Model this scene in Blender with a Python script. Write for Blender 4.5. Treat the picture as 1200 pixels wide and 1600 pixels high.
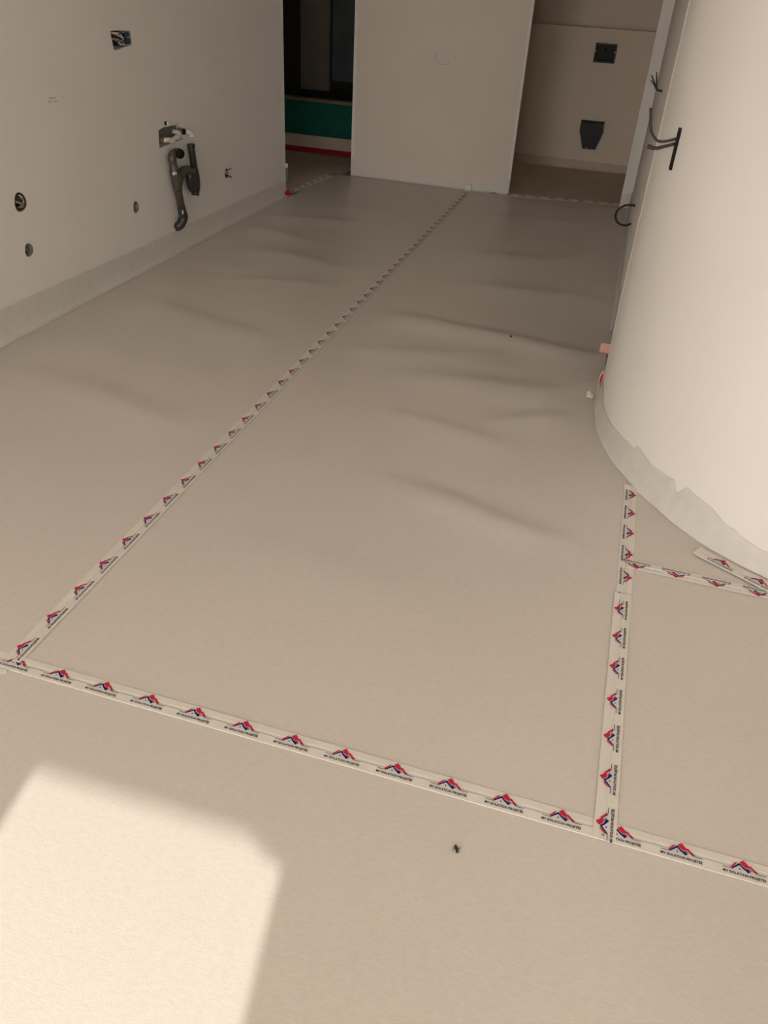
import bpy, bmesh, math, random
from mathutils import Vector, Matrix, noise

# ---------------------------------------------------------------- clear
for o in list(bpy.data.objects):
    bpy.data.objects.remove(o, do_unlink=True)
S = bpy.context.scene
COL = S.collection
random.seed(7)

# ---------------------------------------------------------------- camera
cd = bpy.data.cameras.new('camera')
cam = bpy.data.objects.new('camera', cd)
COL.objects.link(cam)
cd.sensor_fit = 'VERTICAL'
cd.sensor_height = 36.0
cd.lens = 36.0 * 1213.76 / 1600.0
cd.clip_start = 0.02
cam.matrix_world = (Matrix.Translation((0, 0, 1.45)) @ Matrix.Rotation(0.25320446, 4, 'Z')
                    @ Matrix.Rotation(math.pi / 2 - 0.60001404, 4, 'X') @ Matrix.Rotation(0.0651303, 4, 'Z'))
S.camera = cam

# ---------------------------------------------------------------- sky, sun, window daylight, exposure
w = bpy.data.worlds.new('sky')
S.world = w
w.use_nodes = True
bg = w.node_tree.nodes['Background']
bg.inputs[0].default_value = (1.0, 0.965, 0.925, 1)
bg.inputs[1].default_value = 6.3

SUN_SLOPE = -0.17
SUN_EL = math.radians(33)
sd = bpy.data.lights.new('sun', 'SUN')
sd.energy = 3.7
sd.angle = math.radians(0.45)
sd.color = (1.0, 0.97, 0.93)
sun = bpy.data.objects.new('sun', sd)
COL.objects.link(sun)
sun.location = (0, -6, 6)
hx, hy = SUN_SLOPE, 1.0
n_ = math.hypot(hx, hy)
sdir = Vector((hx / n_ * math.cos(SUN_EL), hy / n_ * math.cos(SUN_EL), -math.sin(SUN_EL)))
sun.rotation_euler = sdir.to_track_quat('-Z', 'Y').to_euler()

YB = -2.2                                     # inner face of the window wall behind the camera
OPENINGS = [(-2.42, -0.78), (-0.443, 0.175), (1.35, 3.20)]
OPEN_TOP = 2.3
for (xa, xb) in OPENINGS:                     # portals: they only guide the sampling of the sky through the openings
    ad = bpy.data.lights.new('window_portal', 'AREA')
    ad.shape = 'RECTANGLE'
    ad.size = xb - xa
    ad.size_y = OPEN_TOP
    ad.cycles.is_portal = True
    a = bpy.data.objects.new('window_portal', ad)
    COL.objects.link(a)
    a.location = ((xa + xb) / 2, YB - 0.1, OPEN_TOP / 2)
    a.rotation_euler = (math.radians(90), 0, math.radians(180))
    a.rotation_euler = Vector((0, 1, 0)).to_track_quat('-Z', 'Z').to_euler()

S.view_settings.view_transform = 'Standard'
S.view_settings.look = 'None'
S.view_settings.gamma = 1.0
S.view_settings.use_curve_mapping = False
S.view_settings.exposure = 0.0


# ---------------------------------------------------------------- materials
def srgb(r, g, b):
    f = lambda c: (c / 255 / 12.92) if c / 255 <= 0.04045 else ((c / 255 + 0.055) / 1.055) ** 2.4
    return (f(r), f(g), f(b))


def mat(name, col, rough=0.7, spec=0.3, mottling=0.0, mscale=8, bump=0.0, bscale=200, stretch=(1, 1, 1), metal=0.0,
        col2=None, alpha=1.0, transmission=0.0, sheen=0.0):
    m = bpy.data.materials.new(name)
    m.use_nodes = True
    nt = m.node_tree
    b = nt.nodes['Principled BSDF']
    b.inputs['Base Color'].default_value = (*col, 1)
    b.inputs['Roughness'].default_value = rough
    b.inputs['Specular IOR Level'].default_value = spec
    b.inputs['Metallic'].default_value = metal
    b.inputs['Alpha'].default_value = alpha
    b.inputs['Transmission Weight'].default_value = transmission
    b.inputs['Sheen Weight'].default_value = sheen
    if mottling or bump:
        tc = nt.nodes.new('ShaderNodeTexCoord')
        mp = nt.nodes.new('ShaderNodeMapping')
        mp.inputs['Scale'].default_value = stretch
        nt.links.new(tc.outputs['Object'], mp.inputs[0])
    if mottling:
        t = nt.nodes.new('ShaderNodeTexNoise')
        t.inputs['Scale'].default_value = mscale
        t.inputs['Detail'].default_value = 6
        nt.links.new(mp.outputs[0], t.inputs['Vector'])
        r = nt.nodes.new('ShaderNodeValToRGB')
        lo = col2 or tuple(c * (1 - mottling) for c in col)
        r.color_ramp.elements[0].position = 0.3
        r.color_ramp.elements[1].position = 0.7
        r.color_ramp.elements[0].color = (*lo, 1)
        r.color_ramp.elements[1].color = (*col, 1)
        nt.links.new(t.outputs['Fac'], r.inputs[0])
        nt.links.new(r.outputs[0], b.inputs['Base Color'])
    if bump:
        t2 = nt.nodes.new('ShaderNodeTexNoise')
        t2.inputs['Scale'].default_value = bscale
        t2.inputs['Detail'].default_value = 3
        nt.links.new(mp.outputs[0], t2.inputs['Vector'])
        bn = nt.nodes.new('ShaderNodeBump')
        bn.inputs['Strength'].default_value = bump
        bn.inputs['Distance'].default_value = 0.002
        nt.links.new(t2.outputs['Fac'], bn.inputs['Height'])
        nt.links.new(bn.outputs[0], b.inputs['Normal'])
    return m


PAPER_C = (0.69, 0.634, 0.572)
M = {
    'paper': mat('fleece_paper', PAPER_C, 0.36, 0.42, 0.07, 60, 0.12, 190, (1, 2.4, 1)),
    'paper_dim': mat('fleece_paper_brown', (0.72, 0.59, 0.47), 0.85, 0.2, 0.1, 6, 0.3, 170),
    'wall': mat('white_paint', (0.875, 0.835, 0.785), 0.8, 0.2, 0.03, 3, 0.12, 60),
    'wall_edge': mat('corner_bead_plaster', (0.86, 0.83, 0.79), 0.75, 0.2, 0.1, 30, 0.3, 80),
    'wall_far_tint': mat('partition_warm_tint', (0.79, 0.705, 0.615), 0.8, 0.2, 0.03, 3, 0.12, 60),  # wall paint tinted warmer; bounced light at the far end put into the colour
    'plaster': mat('raw_plaster', (0.70, 0.66, 0.60), 0.9, 0.1, 0.25, 14, 0.5, 120),
    'ceiling': mat('ceiling_paint', (0.90, 0.86, 0.81), 0.9, 0.1, 0.02, 3),
    'concrete': mat('concrete', (0.42, 0.38, 0.33), 0.9, 0.1, 0.2, 10, 0.4, 60),
    'film': mat('masking_film', (0.73, 0.695, 0.64), 0.5, 0.35, 0.08, 18, 0.25, 40),
    'tape': mat('printed_tape', (0.76, 0.725, 0.655), 0.5, 0.3, 0.04, 40, 0.05, 90),
    'red': mat('logo_red', srgb(205, 30, 70), 0.6, 0.2),
    'navy': mat('logo_navy', srgb(28, 22, 92), 0.6, 0.2),
    'ice': mat('logo_pale_blue', (0.67, 0.65, 0.66), 0.6, 0.2),
    'ink': mat('logo_ink', srgb(34, 30, 48), 0.6, 0.2),
    'pvc': mat('brown_grey_pvc', (0.085, 0.072, 0.056), 0.35, 0.5, 0.25, 30),
    'pvc_dark': mat('dark_grey_pvc', (0.034, 0.033, 0.030), 0.32, 0.5, 0.2, 30),
    'pvc_in': mat('hole_shade_and_collar', (0.012, 0.01, 0.009), 0.8, 0.2),  # near-black for shade inside openings; the valve collar shares it
    'white_plastic': mat('white_plastic', (0.78, 0.75, 0.70), 0.4, 0.5),
    'grey_plate': mat('zinc_plate', (0.25, 0.235, 0.21), 0.5, 0.4, 0.5, 40, 0.3, 80),
    'brass': mat('brass', (0.42, 0.34, 0.22), 0.35, 0.5, metal=0.8),
    'black': mat('black_plastic', (0.012, 0.012, 0.012), 0.5, 0.35),
    'black_soft': mat('black_cover', (0.022, 0.023, 0.020), 0.6, 0.3),
    'cable_black': mat('black_cable', (0.012, 0.009, 0.009), 0.5, 0.4),
    'cable_grey': mat('grey_cable', (0.20, 0.17, 0.145), 0.5, 0.4),
    'cable_mauve': mat('mauve_wire', (0.032, 0.024, 0.028), 0.5, 0.4),
    'cable_ivory': mat('ivory_wire', (0.62, 0.56, 0.48), 0.5, 0.4),
    'cable_dark': mat('dark_wire', (0.03, 0.022, 0.02), 0.5, 0.4),
    'blue': mat('blue_terminal', (0.018, 0.05, 0.095), 0.4, 0.5),
    'pale_box': mat('pale_box_plastic', (0.42, 0.44, 0.46), 0.5, 0.4),
    'orange': mat('orange_conduit', (0.50, 0.22, 0.10), 0.5, 0.4),
    'hole_dark': mat('box_interior', (0.10, 0.08, 0.06), 0.9, 0.1, 0.5, 40),
    'green': mat('green_plasterboard', (0.012, 0.150, 0.108), 0.8, 0.2, 0.15, 10),
    'red_tape': mat('red_tape', srgb(180, 14, 30), 0.45, 0.4),
    'pink': mat('pink_tape', srgb(240, 178, 168), 0.6, 0.3),
    'deep_red': mat('deep_red_tape', srgb(140, 30, 32), 0.6, 0.3),
    'bath_dark': mat('dim_bath_tone', (0.040, 0.036, 0.032), 0.7, 0.3, 0.3, 6),  # dim wall tone: the bathroom's darkness is put into the colour
    'bath_slate': mat('dim_slate_tone', (0.14, 0.15, 0.165), 0.5, 0.4, 0.2, 4),
    'bath_beige': mat('dim_beige_tone', (0.26, 0.215, 0.17), 0.7, 0.3, 0.15, 6),
    'pencil': mat('pencil_line', (0.42, 0.37, 0.32), 0.9, 0.1),
    'pencil_faint': mat('faint_pencil', (0.60, 0.55, 0.49), 0.9, 0.1),
    'fly': mat('fly_body', (0.006, 0.005, 0.004), 0.4, 0.5),
    'terrace': mat('terrace_tile', (0.62, 0.54, 0.45), 0.8, 0.2, 0.1, 5),
    'alu': mat('grey_aluminium', (0.30, 0.29, 0.28), 0.4, 0.5, metal=0.3),
    'toilet_wall': mat('toilet_wall_paint', (0.88, 0.75, 0.62), 0.85, 0.2, 0.04, 3),
}


# ---------------------------------------------------------------- helpers
def link(name, me, m=None, parent=None, kind=None, smooth=False):
    o = bpy.data.objects.new(name, me)
    COL.objects.link(o)
    if m is not None:
        for x in (m if isinstance(m, (list, tuple)) else [m]):
            me.materials.append(M[x] if isinstance(x, str) else x)
    if parent is not None:
        o.parent = parent
    if kind:
        o['kind'] = kind
    if smooth:
        for p in me.polygons:
            p.use_smooth = True
    return o


def bm_obj(name, bm, m=None, parent=None, kind=None, smooth=False):
    bmesh.ops.recalc_face_normals(bm, faces=bm.faces[:])
    me = bpy.data.meshes.new(name)
    bm.to_mesh(me)
    bm.free()
    return link(name, me, m, parent, kind, smooth)


def tag(o, label, cat, group=None):
    o['label'] = label
    o['category'] = cat
    if group:
        o['group'] = group
    return o


def thing(name, label, cat, loc=(0, 0, 0), group=None):
    o = bpy.data.objects.new(name, None)
    o.empty_display_size = 0.05
    COL.objects.link(o)
    o.location = loc
    return tag(o, label, cat, group)


def box(bm, x0, x1, y0, y1, z0, z1, bevel=0.0, mi=0):
    vs = [bm.verts.new((x, y, z)) for x in (x0, x1) for y in (y0, y1) for z in (z0, z1)]
    fs = []
    for f in ((0, 1, 3, 2), (4, 6, 7, 5), (0, 4, 5, 1), (2, 3, 7, 6), (0, 2, 6, 4), (1, 5, 7, 3)):
        fc = bm.faces.new([vs[i] for i in f])
        fc.material_index = mi
        fs.append(fc)
    if bevel:
        es = {e for f in fs for e in f.edges}
        bmesh.ops.bevel(bm, geom=list(es), offset=bevel, segments=2, affect='EDGES', profile=0.5)


def prism(bm, pts, z0, z1, mi=0):
    a = [bm.verts.new((x, y, z0)) for x, y in pts]
    b = [bm.verts.new((x, y, z1)) for x, y in pts]
    bm.faces.new(a).material_index = mi
    bm.faces.new(b).material_index = mi
    n = len(pts)
    for i in range(n):
        bm.faces.new((a[i], a[(i + 1) % n], b[(i + 1) % n], b[i])).material_index = mi


def smooth_path(pts, k=4):
    P = [Vector(p) for p in pts]
    out = []
    for i in range(len(P) - 1):
        p0 = P[max(i - 1, 0)]; p1 = P[i]; p2 = P[i + 1]; p3 = P[min(i + 2, len(P) - 1)]
        for j in range(k):
            t = j / k
            out.append(0.5 * ((2 * p1) + (p2 - p0) * t + (2 * p0 - 5 * p1 + 4 * p2 - p3) * t * t
                              + (-p0 + 3 * p1 - 3 * p2 + p3) * t ** 3))
    out.append(P[-1])
    return out


def tube(bm, pts, r, n=8, k=4, cap=True, mi=0, hollow=False):
    P = smooth_path(pts, k) if k > 1 else [Vector(p) for p in pts]
    m = len(P)
    rr = r if isinstance(r, (list, tuple)) else None
    t0 = (P[1] - P[0]).normalized()
    up = Vector((0, 0, 1)) if abs(t0.z) < 0.9 else Vector((0, 1, 0))
    nrm = (up - t0 * up.dot(t0)).normalized()
    rings = []
    for i in range(m):
        t = (P[min(i + 1, m - 1)] - P[max(i - 1, 0)]).normalized()
        nrm = (nrm - t * nrm.dot(t)).normalized()
        bi = t.cross(nrm)
        if rr:
            f = i / (m - 1) * (len(rr) - 1)
            a = int(min(f, len(rr) - 2)); ra = rr[a] + (rr[a + 1] - rr[a]) * (f - a)
        else:
            ra = r
        rings.append([bm.verts.new(P[i] + (nrm * math.cos(2 * math.pi * q / n) + bi * math.sin(2 * math.pi * q / n)) * ra)
                      for q in range(n)])
    for i in range(m - 1):
        for q in range(n):
            f = bm.faces.new((rings[i][q], rings[i][(q + 1) % n], rings[i + 1][(q + 1) % n], rings[i + 1][q]))
            f.material_index = mi
    if cap:
        bm.faces.new(rings[0][::-1]).material_index = mi
        bm.faces.new(rings[-1]).material_index = mi
    return rings


def boolean_cut(o, cutters):
    for c in cutters:
        md = o.modifiers.new('cut', 'BOOLEAN')
        md.operation = 'DIFFERENCE'
        md.solver = 'EXACT'
        md.object = c
    bpy.context.view_layer.update()
    dg = bpy.context.evaluated_depsgraph_get()
    me = bpy.data.meshes.new_from_object(o.evaluated_get(dg))
    o.modifiers.clear()
    o.data = me
    for c in cutters:
        bpy.data.objects.remove(c, do_unlink=True)


# ---------------------------------------------------------------- measured plan of the room (metres)
XL = -2.545                                   # face of the left wall
YL = 6.06                                     # far end of the left wall
ZC = 2.5
CURVE = [(0.099, 3.42), (0.099, 3.20), (0.107, 2.99), (0.128, 2.88), (0.150, 2.80), (0.212, 2.64), (0.284, 2.52),
         (0.351, 2.42), (0.413, 2.34), (0.463, 2.28), (0.500, 2.245), (0.598, 2.187), (0.685, 2.140), (0.90, 2.05),
         (1.25, 1.96), (1.8, 1.90), (2.6, 1.88), (3.3, 1.88)]
CURVE = [(p.x, p.y) for p in smooth_path([(x, y, 0) for x, y in CURVE], 8)]


def even_out(P, step, rounds):
    out, acc = [P[0]], 0.0
    for i in range(1, len(P)):
        d = math.dist(P[i], P[i - 1])
        while acc + d >= step:
            t = (step - acc) / d
            P_ = (P[i - 1][0] + (P[i][0] - P[i - 1][0]) * t, P[i - 1][1] + (P[i][1] - P[i - 1][1]) * t)
            out.append(P_)
            P = P[:i - 1] + [P_] + P[i:]
            d = math.dist(P[i], P_)
            acc = 0.0
        acc += d
    out.append(P[-1])
    for _ in range(rounds):
        out = [out[0]] + [((out[i - 1][0] + 2 * out[i][0] + out[i + 1][0]) / 4, (out[i - 1][1] + 2 * out[i][1] + out[i + 1][1]) / 4)
                          for i in range(1, len(out) - 1)] + [out[-1]]
    return out


CURVE = even_out(CURVE, 0.03, 28)
FILM_BASE = [(0.068, 3.19), (0.090, 2.944), (0.139, 2.779), (0.202, 2.602), (0.274, 2.504), (0.341, 2.401),
             (0.403, 2.324), (0.453, 2.254), (0.485, 2.223), (0.585, 2.165), (0.675, 2.115), (0.90, 2.02), (1.3, 1.93)]


def off(y, z, d):
    """a place standing d in front of the left wall that is seen against the wall point (y, z)"""
    s = 1 - d / 2.545
    return Vector((XL + d, y * s, 1.45 + (z - 1.45) * s))


# ---------------------------------------------------------------- setting
bm = bmesh.new()
box(bm, -3.8, 3.4, YB - 0.2, 9.1, -0.15, -0.006)
bm_obj('floor', bm, 'concrete', kind='structure')
bm = bmesh.new()
box(bm, -3.8, 3.4, YB - 0.2, 9.1, ZC, ZC + 0.15)
bm_obj('ceiling', bm, 'ceiling', kind='structure')

# left wall with its cut openings
bm = bmesh.new()
box(bm, XL - 0.14, XL, YB - 0.2, YL, -0.006, ZC)
wall_left = bm_obj('wall_left', bm, 'wall', kind='structure')
cutters = []


def cut_cyl(y, z, ry, rz, d, seg=24):
    b = bmesh.new()
    ring0, ring1 = [], []
    for q in range(seg):
        a = 2 * math.pi * q / seg
        j = 1 + 0.06 * math.sin(3 * a + y * 7)
        ring0.append(b.verts.new((XL - d, y + ry * j * math.cos(a), z + rz * j * math.sin(a))))
        ring1.append(b.verts.new((XL + 0.02, y + ry * j * math.cos(a), z + rz * j * math.sin(a))))
    b.faces.new(ring0); b.faces.new(ring1)
    for q in range(seg):
        b.faces.new((ring0[q], ring0[(q + 1) % seg], ring1[(q + 1) % seg], ring1[q]))
    cutters.append(bm_obj('cutter', b))


def cut_poly(pts, d):
    b = bmesh.new()
    r0 = [b.verts.new((XL - d, y, z)) for y, z in pts]
    r1 = [b.verts.new((XL + 0.02, y, z)) for y, z in pts]
    b.faces.new(r0); b.faces.new(r1)
    n = len(pts)
    for q in range(n):
        b.faces.new((r0[q], r0[(q + 1) % n], r1[(q + 1) % n], r1[q]))
    cutters.append(bm_obj('cutter', b))


HOLES = [(3.032, 0.546, 0.042, 0.041), (3.937, 0.338, 0.031, 0.032), (5.055, 0.325, 0.030, 0.032), (3.026, 0.337, 0.031, 0.030)]
for (y, z, ry, rz) in HOLES:
    cut_cyl(y, z, ry, rz, 0.06)
EBOX = [(3.894, 1.169), (3.94, 1.172), (4.083, 1.166), (4.080, 1.104), (4.00, 1.098), (3.93, 1.086), (3.906, 1.092)]
cut_poly(EBOX, 0.055)
WREC = [(4.247, 0.686), (4.30, 0.694), (4.43, 0.690), (4.455, 0.700), (4.505, 0.694), (4.522, 0.668), (4.528, 0.606), (4.40, 0.602),
        (4.24, 0.594)]
cut_poly(WREC, 0.05)
cut_poly([(4.318, 0.7225), (4.365, 0.721), (4.362, 0.699), (4.320, 0.699)], 0.06)
boolean_cut(wall_left, cutters)

# end post of the left wall (bead on its arris)
bm = bmesh.new()
box(bm, XL - 0.006, XL + 0.0015, YL - 0.02, YL + 0.0015, 0.0, ZC - 0.002)
bm_obj('corner_bead', bm, 'wall_edge', wall_left)

# far partition between the two doorways
pa, pb = (-2.325, 7.03), (-0.905, 6.985)
bm = bmesh.new()
prism(bm, [pa, pb, (pb[0] - 0.005, pb[1] + 0.10), (pa[0] + 0.005, pa[1] + 0.10)], -0.006, ZC)
wall_far = bm_obj('wall_far', bm, 'wall_far_tint', kind='structure')
for (x, y, dx) in ((pa[0], pa[1], 0.022), (pb[0], pb[1], -0.018)):
    bm = bmesh.new()
    x0, x1 = sorted((x - math.copysign(0.002, dx), x + dx))
    box(bm, x0, x1, y - 0.0035, y + 0.02, 0.0, ZC - 0.002)
    bm_obj('corner_bead', bm, 'wall_edge', wall_far)

# heads over the two far doorways
bm = bmesh.new()
box(bm, XL - 0.10, pa[0], 6.99, 7.09, 2.1, ZC)
bm_obj('trim_1', bm, 'wall', kind='structure')
bm = bmesh.new()
box(bm, pb[0], 0.016, 7.0, 7.085, 2.1, ZC)
bm_obj('trim_2', bm, 'wall', kind='structure')

# corridor wall beyond the side doorway, running on into the toilet
bm = bmesh.new()
prism(bm, [(0.115, 4.06), (0.100, 7.03), (0.016, 7.03), (0.016, 7.12), (0.100, 7.12), (0.100, 8.9), (0.22, 8.9), (0.22, 4.06)], -0.006, ZC)
wall_corr = bm_obj('wall_corridor', bm, 'wall', kind='structure')
bm = bmesh.new()
box(bm, 0.112, 0.132, 4.054, 4.075, 0.0, ZC - 0.002)
bm_obj('corner_bead', bm, 'wall_edge', wall_corr)

# curved wall
THK = 0.10
inner = []
for i, (x, y) in enumerate(CURVE):
    a = Vector(CURVE[max(i - 1, 0)]); b = Vector(CURVE[min(i + 1, len(CURVE) - 1)])
    t = (b - a).normalized()
    nn = Vector((-t.y, t.x))                      # away from the room
    inner.append((x + nn.x * THK, y + nn.y * THK))
HOLE_Y = 2.85
bm = bmesh.new()
prism(bm, CURVE + inner[::-1], -0.006, ZC)
bm.normal_update()
wall_curved = bm_obj('wall_curved', bm, 'wall', kind='structure', smooth=True)
# broken-out slot for a double box, on the flank of the curve
cut = bmesh.new()
slot = [(2.838, 1.116), (2.866, 1.122), (2.872, 1.100), (2.864, 1.074), (2.856, 1.060), (2.862, 1.045), (2.870, 1.02), (2.860, 0.998),
        (2.850, 0.980), (2.846, 1.00), (2.838, 1.03), (2.849, 1.056), (2.842, 1.075), (2.834, 1.095)]
r0 = [cut.verts.new((0.06, y, z)) for y, z in slot]
r1 = [cut.verts.new((0.175, y, z)) for y, z in slot]
cut.faces.new(r0); cut.faces.new(r1)
for q in range(len(slot)):
    cut.faces.new((r0[q], r0[(q + 1) % len(slot)], r1[(q + 1) % len(slot)], r1[q]))
boolean_cut(wall_curved, [bm_obj('cutter', cut)])
wall_curved.data.set_sharp_from_angle(angle=math.radians(30))
bm = bmesh.new()
tube(bm, [(0.0995, 3.421, 0.0), (0.0995, 3.421, 1.2), (0.0995, 3.421, ZC - 0.002)], 0.002, 8, 1)
bm_obj('corner_bead', bm, 'wall', wall_curved, smooth=True)

# small room behind the curve and side doorway
bm = bmesh.new()
box(bm, 0.22, 3.3, 5.0, 5.1, -0.006, ZC)
bm_obj('wall_side_room', bm, 'wall', kind='structure')
bm = bmesh.new()
box(bm, 3.3, 3.4, YB - 0.2, 9.1, -0.006, ZC)
bm_obj('wall_right', bm, 'wall', kind='structure')
bm = bmesh.new()
box(bm, 0.115, 0.2, 3.43, 4.06, 2.1, ZC)
bm_obj('trim_3', bm, 'wall', kind='structure')

# toilet room: boxed-out lower wall with ledge, wall above it, its left wall
bm = bmesh.new()
box(bm, -1.35, 0.10, 8.55, 8.85, -0.006, 1.178)
box(bm, -1.35, 0.10, 8.545, 8.85, 1.178, 1.190)
bm_obj('wall_toilet', bm, 'toilet_wall', kind='structure')
bm = bmesh.new()
box(bm, -1.35, 0.10, 8.75, 8.90, 1.190, ZC)
bm_obj('wall_toilet_upper', bm, 'toilet_wall', kind='structure')
bm = bmesh.new()
box(bm, -1.40, -1.30, 7.06, 8.9, -0.006, ZC)
bm_obj('wall_toilet_left', bm, 'toilet_wall', kind='structure')

# bathroom shell
bm = bmesh.new()
box(bm, -3.8, -3.7, 5.0, 9.1, -0.006, ZC)
bm_obj('wall_bathroom_left', bm, 'wall', kind='structure')
bm = bmesh.new()
box(bm, -3.7, XL - 0.14, 5.6, 5.7, -0.006, ZC)
bm_obj('wall_bathroom_near', bm, 'wall', kind='structure')
bm = bmesh.new()
box(bm, -3.7, -1.40, 8.75, 8.9, -0.006, ZC)
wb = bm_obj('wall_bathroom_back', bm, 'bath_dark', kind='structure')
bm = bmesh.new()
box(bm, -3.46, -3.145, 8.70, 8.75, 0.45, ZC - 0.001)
bm_obj('tone_band', bm, 'bath_beige', wb)  # band of dim wall tone, darkness of the room in its colour
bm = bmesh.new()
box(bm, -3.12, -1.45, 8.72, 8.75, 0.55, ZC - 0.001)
bm_obj('tone_band', bm, 'bath_slate', wb)  # second band, likewise coloured for the dim room

# window wall behind the camera, three openings with frames
bm = bmesh.new()
xs = [-2.685]
for xa, xb in OPENINGS:
    xs += [xa, xb]
xs.append(3.4)
for i in range(0, len(xs), 2):
    box(bm, xs[i], xs[i + 1], YB - 0.2, YB, -0.006, ZC)
for xa, xb in OPENINGS:
    box(bm, xa, xb, YB - 0.2, YB, OPEN_TOP, ZC)
bm_obj('wall_back', bm, 'wall', kind='structure')
for i, (xa, xb) in enumerate(OPENINGS):
    bm = bmesh.new()
    box(bm, xa, xb, YB - 0.19, YB - 0.13, OPEN_TOP - 0.05, OPEN_TOP - 0.001)
    box(bm, xa, xb, YB - 0.19, YB - 0.13, -0.006, 0.03)
    win = bm_obj('window_%d' % (i + 1), bm, 'alu', kind='structure')
    if i == 1:                                # added block on the right jamb, shaped to notch the sun patch
        bm = bmesh.new()
        k = YB - 0.16
        zb = lambda yf: (yf - k) * math.tan(SUN_EL) * n_ + 0.018
        pts = [(-0.446 - SUN_SLOPE * (0.833 - k), zb(0.833)), (-0.386 - SUN_SLOPE * (0.801 - k), zb(0.801)), (xb + 0.001, zb(0.801)), (xb + 0.001, zb(0.833) + 0.16),
               (-0.446 - SUN_SLOPE * (0.833 - k), zb(0.833) + 0.16)]
        a0 = [bm.verts.new((x, k - 0.03, z)) for x, z in pts]
        a1 = [bm.verts.new((x, k + 0.03, z)) for x, z in pts]
        bm.faces.new(a0); bm.faces.new(a1)
        for q in range(5):
            bm.faces.new((a0[q], a0[(q + 1) % 5], a1[(q + 1) % 5], a1[q]))
        bm_obj('sun_notch_block', bm, 'alu', win)
# unseen columns added behind the camera to shade near floor and curved wall
bm = bmesh.new()
box(bm, 0.22, 0.66, -0.95, -0.40, -0.006, ZC)
bm_obj('shade_column', bm, 'wall', kind='structure')
bm = bmesh.new()
box(bm, 1.70, 2.20, -0.95, -0.40, -0.006, ZC)
bm_obj('shade_column', bm, 'wall', kind='structure')
# terrace, and an unseen slab above it, its edge set to end the sun patch
bm = bmesh.new()
box(bm, -9, 9, -9, YB - 0.2, -0.2, -0.03)
bm_obj('terrace', bm, 'terrace', kind='structure')
tt = math.tan(SUN_EL) * n_
OV_Y = -3.6
bm = bmesh.new()
box(bm, -5, 6, OV_Y, YB - 0.2, (0.835 - OV_Y) * tt, (0.835 - OV_Y) * tt + 0.2)
bm_obj('overhang_slab', bm, 'ceiling', kind='structure')


# ---------------------------------------------------------------- paper sheets on the floor
def sstep(a, b, t):
    t = max(0, min(1, (t - a) / (b - a)))
    return t * t * (3 - 2 * t)


RIDGES = [  # x0,y0,x1,y1, half width, height
    (-0.93, 3.80, 0.08, 3.665, 0.13, 0.016), (-0.62, 3.13, 0.05, 3.20, 0.16, 0.010), (-0.60, 2.73, -0.30, 2.66, 0.10, 0.007),
    (-0.47, 2.225, 0.0, 2.09, 0.10, 0.010), (-0.83, 5.08, -0.3, 5.20, 0.22, 0.012), (-0.30, 5.2, 0.05, 5.62, 0.2, 0.012),
    (-0.23, 2.86, 0.02, 3.01, 0.09, 0.008), (-0.7, 4.45, 0.06, 4.55, 0.18, 0.012), (-1.0, 3.3, -0.5, 3.45, 0.14, 0.007),
    (-2.2, 3.45, -1.5, 3.25, 0.16, 0.008), (-2.1, 2.5, -1.5, 2.35, 0.16, 0.008), (-2.0, 4.55, -1.4, 4.4, 0.2, 0.010),
    (-2.3, 5.35, -1.7, 5.5, 0.16, 0.010), (-2.0, 5.9, -1.5, 5.8, 0.15, 0.008), (-1.9, 4.0, -1.5, 4.1, 0.12, 0.006),
    (-2.4, 5.05, -1.9, 4.9, 0.14, 0.008), (-0.9, 1.75, -0.35, 1.65, 0.2, 0.004), (-1.1, 6.1, -0.2, 6.3, 0.22, 0.010),
]
TAPE_LINES = [((-1.212, 1.0), (-1.243, 7.0)), ((-2.5, 1.084), (3.0, 1.084)), ((0.246, 1.0), (0.252, 2.5)),
              ((0.25, 2.05), (0.8, 2.05)), ((-1.07, 6.95), (0.012, 7.10)), ((-2.48, 6.05), (-2.425, 6.95)), ((0.47, 2.20), (0.85, 2.0))]
EDGE_LINES = [((XL, 0), (XL, 6.1)), (pa, pb), ((0.105, 4.0), (0.105, 7.1)), ((XL, 7.03), (0.1, 7.03)), ((-2.48, 6.0), (-2.48, 7.1))] + \
             [(FILM_BASE[i], FILM_BASE[i + 1]) for i in range(len(FILM_BASE) - 1)]


def segdist(px, py, a, b):
    ax, ay = a; bx, by = b
    dx, dy = bx - ax, by - ay
    t = max(0, min(1, ((px - ax) * dx + (py - ay) * dy) / (dx * dx + dy * dy)))
    return math.hypot(px - ax - t * dx, py - ay - t * dy)


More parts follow.
